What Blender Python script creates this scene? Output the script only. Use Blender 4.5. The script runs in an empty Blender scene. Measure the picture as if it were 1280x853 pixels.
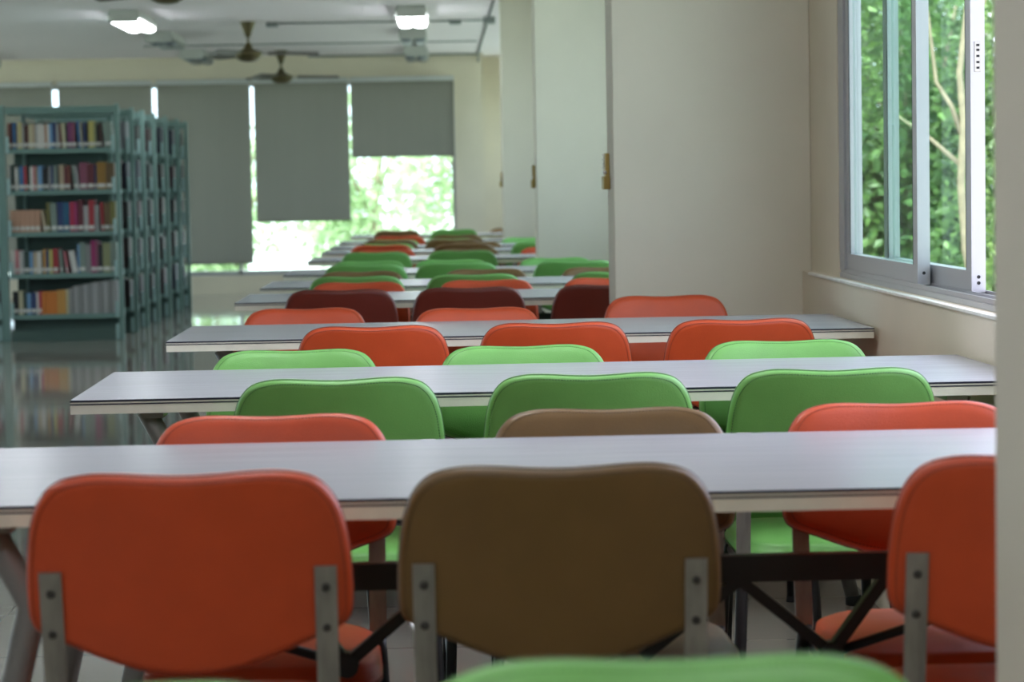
import bpy, bmesh, math, random
from mathutils import Vector, Matrix
PI = math.pi
sc = bpy.context.scene
COL = sc.collection
rnd = random.Random(11)

# ------------------------------------------------------------------ helpers
def lin(c):
    c = c / 255.0
    return c / 12.92 if c <= 0.04045 else ((c + 0.055) / 1.055) ** 2.4
def rgb(r, g, b): return (lin(r), lin(g), lin(b), 1.0)

SKY, SUN, EXPO, LAMP = 3.2, 12.0, 0.38, 20.0
MATS = {}
def mat(name, col, rough=0.5, metal=0.0, var=0.0, vscale=8.0, bump=0.0, bscale=200.0, spec=0.5, stretch=None, rvar=0.0):
    if name in MATS: return MATS[name]
    m = bpy.data.materials.new(name); m.use_nodes = True
    nt = m.node_tree; b = nt.nodes['Principled BSDF']
    b.inputs['Base Color'].default_value = col
    b.inputs['Roughness'].default_value = rough
    b.inputs['Metallic'].default_value = metal
    b.inputs['Specular IOR Level'].default_value = spec
    if var or bump or rvar:
        tc = nt.nodes.new('ShaderNodeTexCoord'); mp = nt.nodes.new('ShaderNodeMapping')
        nt.links.new(tc.outputs['Object'], mp.inputs['Vector'])
        if stretch: mp.inputs['Scale'].default_value = stretch
    if var or rvar:
        n = nt.nodes.new('ShaderNodeTexNoise'); n.inputs['Scale'].default_value = vscale; n.inputs['Detail'].default_value = 4
        nt.links.new(mp.outputs['Vector'], n.inputs['Vector'])
        if var:
            r = nt.nodes.new('ShaderNodeValToRGB')
            lo = tuple(max(0, x * (1 - var)) for x in col[:3]) + (1,); hi = tuple(min(1, x * (1 + var)) for x in col[:3]) + (1,)
            r.color_ramp.elements[0].color = lo; r.color_ramp.elements[0].position = 0.3
            r.color_ramp.elements[1].color = hi; r.color_ramp.elements[1].position = 0.7
            nt.links.new(n.outputs['Fac'], r.inputs['Fac']); nt.links.new(r.outputs['Color'], b.inputs['Base Color'])
        if rvar:
            mr = nt.nodes.new('ShaderNodeMapRange'); mr.inputs['To Min'].default_value = rough - rvar; mr.inputs['To Max'].default_value = rough + rvar
            nt.links.new(n.outputs['Fac'], mr.inputs['Value']); nt.links.new(mr.outputs['Result'], b.inputs['Roughness'])
    if bump:
        n2 = nt.nodes.new('ShaderNodeTexNoise'); n2.inputs['Scale'].default_value = bscale; n2.inputs['Detail'].default_value = 3
        nt.links.new(mp.outputs['Vector'], n2.inputs['Vector'])
        bp = nt.nodes.new('ShaderNodeBump'); bp.inputs['Strength'].default_value = bump; bp.inputs['Distance'].default_value = 0.002
        nt.links.new(n2.outputs['Fac'], bp.inputs['Height']); nt.links.new(bp.outputs['Normal'], b.inputs['Normal'])
    MATS[name] = m
    return m

def emis(name, col, strength):
    if name in MATS: return MATS[name]
    m = bpy.data.materials.new(name); m.use_nodes = True
    b = m.node_tree.nodes['Principled BSDF']
    b.inputs['Base Color'].default_value = col
    b.inputs['Emission Color'].default_value = col; b.inputs['Emission Strength'].default_value = strength
    MATS[name] = m; return m

class MB:
    """collects shapes, then links them as one mesh object"""
    def __init__(s): s.bm = bmesh.new(); s.mi = 0
    def _face(s, vs, smooth=False):
        try:
            f = s.bm.faces.new(vs); f.material_index = s.mi; f.smooth = smooth; return f
        except ValueError: return None
    def box(s, x0, x1, y0, y1, z0, z1, bev=0.0, seg=2):
        b = bmesh.new() if bev else s.bm
        vs = [b.verts.new(p) for p in ((x0,y0,z0),(x1,y0,z0),(x1,y1,z0),(x0,y1,z0),(x0,y0,z1),(x1,y0,z1),(x1,y1,z1),(x0,y1,z1))]
        fs = [b.faces.new([vs[i] for i in q]) for q in ((0,3,2,1),(4,5,6,7),(0,1,5,4),(1,2,6,5),(2,3,7,6),(3,0,4,7))]
        if bev:
            bmesh.ops.bevel(b, geom=list(b.edges), offset=bev, segments=seg, profile=0.5, affect='EDGES')
            s.add(b, smooth=False); b.free()
        else:
            for f in fs: f.material_index = s.mi
        return s
    def add(s, b, M=None, smooth=None):
        mp = {}
        for v in b.verts: mp[v] = s.bm.verts.new(M @ v.co if M else v.co)
        for f in b.faces:
            g = s._face([mp[v] for v in f.verts], f.smooth if smooth is None else smooth)
        return s
    def obox(s, c, ax, hx, hy, hz):
        """box with centre c, axes ax (3 vectors), half sizes"""
        vs = []
        for sz in (-1, 1):
            for sx, sy in ((-1,-1),(1,-1),(1,1),(-1,1)):
                vs.append(s.bm.verts.new(Vector(c) + ax[0]*hx*sx + ax[1]*hy*sy + ax[2]*hz*sz))
        for q in ((0,3,2,1),(4,5,6,7),(0,1,5,4),(1,2,6,5),(2,3,7,6),(3,0,4,7)): s._face([vs[i] for i in q])
        return s
    def bar(s, a, b, w, t, up=(0,0,1)):
        a, b = Vector(a), Vector(b); d = (b - a); L = d.length; d.normalize()
        u = Vector(up); x = d.cross(u)
        if x.length < 1e-4: x = d.cross(Vector((0,1,0)))
        x.normalize(); y = x.cross(d)
        return s.obox((a + b) / 2, (x, y, d), w / 2, t / 2, L / 2)
    def tube(s, pts, r, seg=10, closed=False, caps=True, squash=1.0):
        pts = [Vector(p) for p in pts]; n = len(pts)
        rings = []
        prev = None
        for i, p in enumerate(pts):
            if closed: t = pts[(i+1) % n] - pts[i-1]
            else: t = pts[min(i+1, n-1)] - pts[max(i-1, 0)]
            t.normalize()
            if prev is None:
                ref = Vector((0,0,1)) if abs(t.z) < 0.9 else Vector((1,0,0))
                x = t.cross(ref).normalized()
            else:
                x = (prev - t * prev.dot(t)).normalized()
            prev = x; y = t.cross(x)
            rr = r[i] if isinstance(r, (list, tuple)) else r
            rings.append([s.bm.verts.new(p + x*math.cos(2*PI*k/seg)*rr + y*math.sin(2*PI*k/seg)*rr*squash) for k in range(seg)])
        m = n if closed else n - 1
        for i in range(m):
            A, B = rings[i], rings[(i+1) % n]
            for k in range(seg): s._face([A[k], A[(k+1)%seg], B[(k+1)%seg], B[k]], True)
        if caps and not closed:
            s._face(rings[0][::-1]); s._face(rings[-1])
        return s
    def lathe(s, prof, c=(0,0,0), seg=24):
        c = Vector(c); rings = []
        for r, z in prof:
            rings.append([s.bm.verts.new(c + Vector((r*math.cos(2*PI*k/seg), r*math.sin(2*PI*k/seg), z))) for k in range(seg)])
        for A, B in zip(rings, rings[1:]):
            for k in range(seg): s._face([A[k], A[(k+1)%seg], B[(k+1)%seg], B[k]], True)
        s._face(rings[0][::-1]); s._face(rings[-1])
        return s
    def build(s, name, mats, parent=None, weld=False):
        me = bpy.data.meshes.new(name)
        if weld: bmesh.ops.remove_doubles(s.bm, verts=s.bm.verts, dist=1e-5)
        bmesh.ops.recalc_face_normals(s.bm, faces=s.bm.faces)
        s.bm.to_mesh(me); s.bm.free()
        for m in (mats if isinstance(mats, (list, tuple)) else [mats]): me.materials.append(m)
        o = bpy.data.objects.new(name, me); COL.objects.link(o)
        if parent: o.parent = parent
        return o

def tag(o, label=None, cat=None, group=None, kind=None):
    if label: o['label'] = label
    if cat: o['category'] = cat
    if group: o['group'] = group
    if kind: o['kind'] = kind
    return o
def empty(name, loc=(0,0,0), rz=0):
    o = bpy.data.objects.new(name, None); COL.objects.link(o)
    o.location = loc; o.rotation_euler = (0,0,rz); o.empty_display_size = 0.1
    return o
def struct(name, mb, m, label=None):
    o = mb.build(name, m); o['kind'] = 'structure'
    if label: o['label'] = label
    return o
KIDS = {}
def kids(o): return [c for c in bpy.data.objects if c.parent == o]
def copy_tree(o, parent=None):
    c = o.copy(); COL.objects.link(c)
    if parent: c.parent = parent
    for ch in KIDS.get(o.name) or KIDS.setdefault(o.name, kids(o)): copy_tree(ch, c)
    return c
def catmull(pts, n, closed=True):
    out = []; m = len(pts)
    for i in range(m if closed else m - 1):
        p0, p1, p2, p3 = (Vector(pts[(i+k-1) % m]) if closed else Vector(pts[min(max(i+k-1,0),m-1)]) for k in range(4))
        for j in range(n):
            t = j / n
            out.append(0.5*((2*p1)+(-p0+p2)*t+(2*p0-5*p1+4*p2-p3)*t*t+(-p0+3*p1-3*p2+p3)*t**3))
    return out

# ------------------------------------------------------------------ materials
M = {}
M['wall']   = mat('cream wall paint', rgb(214,204,183), 0.75, var=0.03, vscale=3, bump=0.15, bscale=60)
M['pier']   = mat('pale pillar paint', rgb(215,209,192), 0.75, var=0.03, vscale=3, bump=0.15, bscale=60)
M['ceil']   = mat('ceiling paint', rgb(230,222,226), 0.8, var=0.015, vscale=1.0)
M['white_edge'] = mat('worn ledge edge with painted highlight', rgb(232,230,222), 0.6, var=0.08, vscale=30)
M['alu']    = mat('aluminium window profile', rgb(170,170,173), 0.35, metal=0.25)
M['alu_dark'] = mat('window gasket', rgb(40,44,46), 0.6)
M['hole']   = mat('screw hole', rgb(20,20,22), 0.7)
M['steel']  = mat('brushed flat steel', rgb(165,163,155), 0.42, metal=0.75, var=0.2, vscale=60, stretch=(1,1,0.15))
M['boltm']  = mat('dark bolt head', rgb(74,72,68), 0.5, metal=0.5)
M['black']  = mat('black tube paint', rgb(34,34,36), 0.38)
M['rubber'] = mat('black rubber', rgb(24,24,25), 0.8)
M['greytube'] = mat('dark grey table frame', rgb(132,132,130), 0.4, metal=0.2)
M['cream_edge'] = mat('cream edge band', rgb(224,221,204), 0.5, var=0.05, vscale=25)
M['navy_line'] = mat('dark edge line', rgb(30,34,52), 0.4)
M['shelf']  = mat('green grey shelf steel', rgb(102,130,124), 0.42, metal=0.1)
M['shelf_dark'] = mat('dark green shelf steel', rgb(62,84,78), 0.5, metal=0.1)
M['tab']    = mat('bracket plate with painted sheen', rgb(142,170,168), 0.35, metal=0.2)  # lighter than the posts: reflected light put into the colour
M['label']  = mat('paper label', rgb(196,194,188), 0.7)
M['page']   = mat('book pages', rgb(214,204,180), 0.8)
M['bronze'] = mat('antique bronze', rgb(92,84,56), 0.35, metal=0.6)
M['blade']  = mat('dark fan blade', rgb(84,80,72), 0.45)
M['fixture'] = mat('light fixture enamel', rgb(180,182,176), 0.5)
M['tube_off'] = mat('unlit tube', rgb(120,128,134), 0.3)
M['tube_on'] = emis('lit tube', (0.90, 0.95, 1.0, 1), LAMP)
M['conduit'] = mat('grey conduit', rgb(124,130,128), 0.5)
M['brass']  = mat('yellow brass', rgb(176,150,84), 0.4, metal=0.35)
M['bead']   = mat('white bead', rgb(235,232,225), 0.4)
M['rail_white'] = mat('white blind rail', rgb(190,192,190), 0.5)
M['bark']   = mat('pale bark', rgb(150,136,112), 0.85, var=0.2, vscale=20)
M['ground'] = mat('pale yard ground', rgb(188,190,180), 0.9, var=0.2, vscale=2)

def floor_mat():
    m = bpy.data.materials.new('polished floor tiles'); m.use_nodes = True
    nt = m.node_tree; b = nt.nodes['Principled BSDF']
    tc = nt.nodes.new('ShaderNodeTexCoord'); br = nt.nodes.new('ShaderNodeTexBrick')
    br.offset = 0.0; br.inputs['Scale'].default_value = 1.0
    br.inputs['Brick Width'].default_value = 0.6; br.inputs['Row Height'].default_value = 0.6
    br.inputs['Mortar Size'].default_value = 0.003
    br.inputs['Color1'].default_value = rgb(140,135,126); br.inputs['Color2'].default_value = rgb(145,140,131); br.inputs['Mortar'].default_value = rgb(120,116,106)
    nt.links.new(tc.outputs['Object'], br.inputs['Vector']); nt.links.new(br.outputs['Color'], b.inputs['Base Color'])
    b.inputs['Roughness'].default_value = 0.06; b.inputs['IOR'].default_value = 1.55
    return m
M['floor'] = floor_mat()

def laminate():
    m = bpy.data.materials.new('white grained laminate'); m.use_nodes = True
    nt = m.node_tree; b = nt.nodes['Principled BSDF']
    tc = nt.nodes.new('ShaderNodeTexCoord'); mp = nt.nodes.new('ShaderNodeMapping'); mp.inputs['Scale'].default_value = (1.2, 60, 1)
    n = nt.nodes.new('ShaderNodeTexNoise'); n.inputs['Scale'].default_value = 2.5; n.inputs['Detail'].default_value = 5
    r = nt.nodes.new('ShaderNodeValToRGB')
    r.color_ramp.elements[0].position = 0.35; r.color_ramp.elements[0].color = rgb(160,161,168)
    r.color_ramp.elements[1].position = 0.65; r.color_ramp.elements[1].color = rgb(172,173,181)
    nt.links.new(tc.outputs['Object'], mp.inputs['Vector']); nt.links.new(mp.outputs['Vector'], n.inputs['Vector'])
    nt.links.new(n.outputs['Fac'], r.inputs['Fac']); nt.links.new(r.outputs['Color'], b.inputs['Base Color'])
    b.inputs['Roughness'].default_value = 0.27
    return m
M['laminate'] = laminate()

def glass_mat():
    m = bpy.data.materials.new('window glass'); m.use_nodes = True
    nt = m.node_tree; nt.nodes.clear()
    o = nt.nodes.new('ShaderNodeOutputMaterial'); mx = nt.nodes.new('ShaderNodeMixShader')
    t = nt.nodes.new('ShaderNodeBsdfTransparent'); t.inputs['Color'].default_value = (0.84, 0.94, 0.90, 1)
    g = nt.nodes.new('ShaderNodeBsdfGlossy'); g.inputs['Roughness'].default_value = 0.02
    lw = nt.nodes.new('ShaderNodeLayerWeight'); lw.inputs['Blend'].default_value = 0.5
    pw = nt.nodes.new('ShaderNodeMath'); pw.operation = 'POWER'; pw.inputs[1].default_value = 5.0
    f = nt.nodes.new('ShaderNodeMath'); f.operation = 'MULTIPLY_ADD'; f.inputs[1].default_value = 0.22; f.inputs[2].default_value = 0.03
    nt.links.new(lw.outputs['Facing'], pw.inputs[0]); nt.links.new(pw.outputs[0], f.inputs[0])
    nt.links.new(f.outputs[0], mx.inputs[0]); nt.links.new(t.outputs[0], mx.inputs[1]); nt.links.new(g.outputs[0], mx.inputs[2])
    nt.links.new(mx.outputs[0], o.inputs[0]); return m
M['glass'] = glass_mat()

def blind_mat():
    m = bpy.data.materials.new('grey roller blind fabric'); m.use_nodes = True
    nt = m.node_tree; nt.nodes.clear()
    o = nt.nodes.new('ShaderNodeOutputMaterial'); mx = nt.nodes.new('ShaderNodeMixShader'); mx.inputs[0].default_value = 0.19
    d = nt.nodes.new('ShaderNodeBsdfDiffuse'); t = nt.nodes.new('ShaderNodeBsdfTranslucent')
    tc = nt.nodes.new('ShaderNodeTexCoord'); mp = nt.nodes.new('ShaderNodeMapping'); mp.inputs['Scale'].default_value = (9, 1, 0.35)
    n = nt.nodes.new('ShaderNodeTexNoise'); n.inputs['Scale'].default_value = 1.3
    r = nt.nodes.new('ShaderNodeValToRGB'); r.color_ramp.elements[0].color = rgb(121,119,110); r.color_ramp.elements[1].color = rgb(126,124,115)
    nt.links.new(tc.outputs['Object'], mp.inputs[0]); nt.links.new(mp.outputs[0], n.inputs['Vector']); nt.links.new(n.outputs['Fac'], r.inputs[0])
    nt.links.new(r.outputs[0], d.inputs[0]); nt.links.new(r.outputs[0], t.inputs[0])
    nt.links.new(d.outputs[0], mx.inputs[1]); nt.links.new(t.outputs[0], mx.inputs[2]); nt.links.new(mx.outputs[0], o.inputs[0]); return m
M['blind'] = blind_mat()

def leaf_mat(name, c0, c1, trans=0.35):
    m = bpy.data.materials.new(name); m.use_nodes = True
    nt = m.node_tree; nt.nodes.clear()
    o = nt.nodes.new('ShaderNodeOutputMaterial'); mx = nt.nodes.new('ShaderNodeMixShader'); mx.inputs[0].default_value = trans
    d = nt.nodes.new('ShaderNodeBsdfPrincipled'); d.inputs['Roughness'].default_value = 0.45
    t = nt.nodes.new('ShaderNodeBsdfTranslucent')
    g = nt.nodes.new('ShaderNodeNewGeometry'); r = nt.nodes.new('ShaderNodeValToRGB')
    r.color_ramp.elements[0].color = c0; r.color_ramp.elements[1].color = c1
    nt.links.new(g.outputs['Random Per Island'], r.inputs[0])
    nt.links.new(r.outputs[0], d.inputs['Base Color']); nt.links.new(r.outputs[0], t.inputs[0])
    nt.links.new(d.outputs[0], mx.inputs[1]); nt.links.new(t.outputs[0], mx.inputs[2]); nt.links.new(mx.outputs[0], o.inputs[0]); return m
M['leaf_mid'] = leaf_mat('mid green leaves', rgb(46,80,38), rgb(112,148,78))
M['leaf_dark'] = leaf_mat('deep green leaves', rgb(42,72,42), rgb(94,128,78))
M['leaf_hazed'] = leaf_mat('haze-paled green leaves', rgb(146,172,124), rgb(200,216,172))  # leaf colour paled to stand for overexposed haze

def vinyl(name, c, seam):
    return (mat(name + ' leatherette', c, 0.42, var=0.06, vscale=14, bump=0.25, bscale=420, rvar=0.05), mat(name + ' seam thread', seam, 0.6))
VIN = {'orange': vinyl('orange', rgb(200,76,36), rgb(116,40,23)),
       'green':  vinyl('green', rgb(112,174,88), rgb(58,100,50)),
       'brown':  vinyl('brown', rgb(114,86,46), rgb(72,54,32)),
       'red':    vinyl('shaded orange', rgb(112,38,24), rgb(78,26,17))}  # orange darkened: shade behind the pillar put into the vinyl colour

# ------------------------------------------------------------------ camera
F_PX, CZ = 3050.0, 1.145
import_d = Vector((-90, 194.5, -F_PX)).normalized()
e_ = Vector((1, 0.0195, 0)); e_.z = -(e_.x*import_d.x + e_.y*import_d.y) / import_d.z; e_.normalize()
z_ = e_.cross(import_d)
R = Matrix((e_, import_d, z_))
cam = bpy.data.cameras.new('camera'); co = bpy.data.objects.new('camera', cam); COL.objects.link(co)
co.matrix_world = Matrix.Translation((0, 0, CZ)) @ R.to_4x4()
cam.sensor_width = 23.5; cam.lens = F_PX * 23.5 / 1280
cam.clip_start = 0.05; cam.clip_end = 300
cam.dof.use_dof = True; cam.dof.focus_distance = 5.4; cam.dof.aperture_fstop = 4.3
sc.camera = co

# ------------------------------------------------------------------ room shell
CEIL = 2.575
YF, YB, XL = 26.6, -2.6, -8.0
XW, XU = 1.15, 1.18            # lower right wall / upper right wall
XO = 1.245                     # outer face of the right wall
SILL = 0.853; HEAD = 2.36
struct('floor', MB().box(XL-0.2, 1.42, YB-0.2, 27.8, -0.12, 0), M['floor'])
struct('ceiling', MB().box(XL-0.2, 1.3, YB-0.2, 27.7, CEIL, CEIL+0.25), M['ceil'])
BAYS = [(3.2, 7.22), (8.25, 12.1), (12.85, 18.3), (19.15, 27.25)]
w = MB()
w.box(XW, XO, YB, 27.6, 0, SILL)
ys = [YB] + [y for b in BAYS for y in b] + [27.6]
for a, b in zip(ys[::2], ys[1::2]): w.box(XU, XO, a, b, SILL, CEIL)
for a, b in BAYS: w.box(XU, XO, a, b, HEAD, CEIL)
struct('wall_right', w, M['wall'])
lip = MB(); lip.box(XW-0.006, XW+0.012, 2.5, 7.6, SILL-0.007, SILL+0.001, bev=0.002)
struct('trim_1', lip, M['white_edge'])  # white strip paints the skylight caught by the chipped ledge edge
WZ0, WZ1, WXL, WXR = 0.205, 2.30, -5.25, 0.17
w = MB()
w.box(XL, WXL, YF, YF+0.2, 0, CEIL); w.box(WXR, 0.485, YF, YF+0.2, 0, CEIL)
w.box(WXL, WXR, YF, YF+0.2, 0, WZ0); w.box(WXL, WXR, YF, YF+0.2, WZ1, CEIL)
w.box(0.485, 1.4, 27.4, 27.6, 0, CEIL); w.box(0.465, 0.485, YF+0.2, 27.4, 0, CEIL)
struct('wall_far', w, M['wall'])
w = MB(); FILL_BAYS = [(11.5, 18.3), (19.3, 26.0)]  # window openings added out of view for fill daylight
w.box(XL-0.2, XL, YB, 26.8, 0, 0.4); w.box(XL-0.2, XL, YB, 26.8, 2.5, CEIL)
ys = [YB] + [y for b in FILL_BAYS for y in b] + [26.8]
for a, b in zip(ys[::2], ys[1::2]): w.box(XL-0.2, XL, a, b, 0.4, 2.5)
struct('wall_left', w, M['wall'])
for i, (a, b) in enumerate(FILL_BAYS):
    f = MB(); n = 4
    for k in range(n+1):
        y = a + (b - a - .05) * k / n; f.box(XL-.12, XL-.06, y, y+.05, .4, 2.5)
    f.box(XL-.12, XL-.06, a, b, .4, .45); f.box(XL-.12, XL-.06, a, b, 2.45, 2.5)
    fo = struct('window_%d' % (i+7), f, M['alu'])  # window added in the unseen left wall to brighten the room
    MB().box(XL-.092, XL-.088, a, b, .4, 2.5).build('pane', M['glass'], fo)
struct('wall_back', MB().box(XL, 1.4, YB-0.2, YB, 0, CEIL), M['wall'])
PIERS = [(0.557, 2.17, 2.447), (0.551, 7.75, 8.03), (0.490, 12.38, 12.66), (0.483, 18.72, 19.0)]
for x0, y0, y1 in PIERS:
    p = MB(); p.box(x0, XU if y0 > 3 else XU, y0, y1, 0, CEIL, bev=0.004, seg=2)
    struct('pillar', p, M['pier'])

# far window frame
wf = MB()
for x in [WXL, -4.4, -3.3, -2.2, WXR-0.03]: wf.box(x, x+0.03, YF+0.06, YF+0.12, WZ0, WZ1)
wf.box(WXL, WXR, YF+0.06, YF+0.12, WZ0, WZ0+0.05); wf.box(WXL, WXR, YF+0.06, YF+0.12, WZ1-0.05, WZ1)
wfar = struct('window_2', wf, M['alu'])
MB().box(WXL, WXR, YF+0.088, YF+0.092, WZ0, WZ1).build('pane', M['glass'], wfar)

# right-hand sliding windows
def rect_frame(mb, x0, x1, y0, y1, z0, z1, st, rl):
    mb.box(x0, x1, y0, y0+st, z0, z1); mb.box(x0, x1, y1-st, y1, z0, z1)
    mb.box(x0, x1, y0+st, y1-st, z0, z0+rl); mb.box(x0, x1, y0+st, y1-st, z1-rl, z1)
TRK = SILL + 0.022
def outer_frame(name, a, b):
    f = MB()
    f.box(1.183, 1.285, a, b, SILL-0.001, TRK-0.008)
    for x in (1.186, 1.2235, 1.264): f.box(x, x+0.003, a, b, TRK-0.008, TRK+0.004)
    f.box(1.183, 1.285, a, b, HEAD-0.03, HEAD+0.001)
    f.box(1.183, 1.285, a, a+0.03, TRK, HEAD-0.03)
    f.box(1.183, 1.222, b-0.085, b, TRK, HEAD-0.03); f.box(1.222, 1.247, b-0.03, b, TRK, HEAD-0.03)
    return struct(name, f, M['alu'])
def sash(parent, x0, x1, y0, y1, holes, lock=False):
    s = MB(); rect_frame(s, x0, x1, y0, y1, TRK, HEAD-0.032, 0.055, 0.05)
    xm = (x0 + x1) / 2
    s.box(x0+0.004, x0+0.008, y0+0.055, y0+0.062, TRK+0.05, HEAD-0.082)
    o = s.build('sash', M['alu'], parent)
    MB().box(xm-0.003, xm+0.003, y0+0.055, y1-0.055, TRK+0.05, HEAD-0.082).build('pane', M['glass'], o)
    g = MB()
    g.box(x0-0.0006, x0+0.002, y0+0.055, y0+0.058, TRK+0.05, HEAD-0.082); g.box(x0-0.0006, x0+0.002, y1-0.058, y1-0.055, TRK+0.05, HEAD-0.082)
    g.build('gasket', M['alu_dark'], o)
    for dz in holes:
        h = MB(); h.tube([(xm, y0+0.001, TRK+dz), (xm, y0-0.0008, TRK+dz)], 0.0042, 12); h.build('screw_hole', M['hole'], o)
    if lock:
        l = MB(); l.box(xm-0.008, xm+0.008, y0-0.0015, y0+0.001, 1.385, 1.455, bev=0.0012)
        lo = l.build('lock_plate', M['steel'], o)
        k = MB()
        for dz in (1.395, 1.408, 1.422, 1.436, 1.447): k.box(xm-0.003, xm+0.004, y0-0.003, y0-0.0012, dz-0.003, dz+0.002)
        k.build('lock_slot', M['hole'], lo)
    return o
w1 = outer_frame('window_1', *BAYS[0])
sash(w1, 1.19, 1.2215, 6.07, 7.13, (0.03,))
sash(w1, 1.229, 1.262, 5.627, 6.74, (0.022, 0.036), lock=True)
for i, (a, b) in enumerate(BAYS[1:]):
    wv = outer_frame('window_%d' % (i+3), a, b)
    m_ = (a + b) / 2
    sash(wv, 1.19, 1.2215, a+0.05, m_+0.03, ()); sash(wv, 1.229, 1.262, m_-0.03, b-0.1, ())

# ------------------------------------------------------------------ roller blinds
BL = [(-5.22, -4.165, 0.30, 'dark grey roller blind behind the front bookshelf, furthest into the corner'),
      (-4.075, -3.095, 0.30, 'grey roller blind half hidden behind the bookshelf ends'),
      (-3.02, -2.045, 0.343, 'long grey roller blind hanging beside the last bookshelf, almost down to the sill'),
      (-1.978, -0.985, 0.79, 'grey roller blind drawn two thirds down, bright trees below it'),
      (-0.935, 0.155, 1.47, 'short grey roller blind drawn only halfway down, beside the cream corner wall')]
for x0, x1, zb, lab in BL:
    x0 -= .013; x1 += .013
    r = empty('roller_blind', ((x0+x1)/2, 26.5, 2.28)); hw = (x1 - x0) / 2
    tag(r, lab, 'blind', 'roller blinds across the far window')
    f = MB(); nx, z1, z0 = 12, 0.0, zb - 2.28
    g = [[f.bm.verts.new((-hw + 2*hw*i/nx, 0.006*math.sin(i*1.1 + x0*3)*(1 - j), z0 + (z1 - z0)*j)) for i in range(nx+1)] for j in (0, 0.5, 1)]
    for j in range(2):
        for i in range(nx): f._face([g[j][i], g[j][i+1], g[j+1][i+1], g[j+1][i]], True)
    fo = f.build('fabric', M['blind'], r)
    MB().tube([(-hw, 0, z0), (hw, 0, z0)], 0.009, 10).build('bottom_rail', M['rail_white'] if False else M['blind'], r)
    MB().box(-hw-0.004, hw+0.004, -0.035, 0.035, -0.002, 0.05, bev=0.008).build('head_rail', M['rail_white'], r)
    ch = MB(); ch.tube([(hw+0.006, -0.02, 0), (hw+0.006, -0.02, -0.9)], 0.002, 6); ch.build('pull_chain', M['bead'], r)

# ------------------------------------------------------------------ chair
OUT = [(0,.1180),(.04,.1190),(.085,.1205),(.122,.118),(.156,.1065),(.178,.081),(.1895,.046),(.1955,0),(.197,-.046),(.194,-.071),(.18,-.085),(.14,-.099),(.1,-.114),(.05,-.1275),(0,-.132)]
OUT = OUT + [(-u, v) for u, v in OUT[-2:0:-1]]
OUTS = [(p.x, p.y) for p in catmull([(u, v, 0) for u, v in OUT], 4)]
LEAN = math.radians(11)
BACK_Y, BACK_Z = -0.19, 0.566
def on_back(u, v, dep):
    """point of the bent, leaning backrest: u across, v up from its middle, dep from the rear face toward the sitter"""
    y = dep + 0.85*u*u; h = v + 0.1215
    return Vector((u, BACK_Y + y*math.cos(LEAN) - h*math.sin(LEAN), BACK_Z + h*math.cos(LEAN) + y*math.sin(LEAN)))
def cushion(mb, outs, prof, fn):
    loops = [[mb.bm.verts.new(fn(u*s, v*s, d)) for u, v in outs] for s, d in prof[1:-1]]
    c0 = mb.bm.verts.new(fn(0, 0, prof[0][1])); c1 = mb.bm.verts.new(fn(0, 0, prof[-1][1]))
    n = len(outs)
    for k in range(n):
        mb._face([c0, loops[0][k], loops[0][(k+1)%n]], True); mb._face([c1, loops[-1][(k+1)%n], loops[-1][k]], True)
    for A, B in zip(loops, loops[1:]):
        for k in range(n): mb._face([A[k], B[k], B[(k+1)%n], A[(k+1)%n]], True)
BPROF = [(0,.001),(.3,.001),(.6,.0012),(.9,.0015),(.968,.0022),(.99,.006),(1.0,.012),(1.0,.022),(.985,.030),(.95,.036),(.85,.041),(.6,.045),(.3,.047),(0,.047)]
SO = []
for k in range(64):
    a = 2*PI*k/64; c, s_ = math.cos(a), math.sin(a)
    SO.append(((0.172 + 0.026*s_)*math.copysign(abs(c)**0.5, c), 0.2*math.copysign(abs(s_)**0.5, s_)))
SPROF = [(0,.0),(.5,.0),(.93,.0),(.985,.005),(1.0,.014),(1.0,0),(.975,.03),(.9,.036),(.6,.040),(0,.041)]

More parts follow.
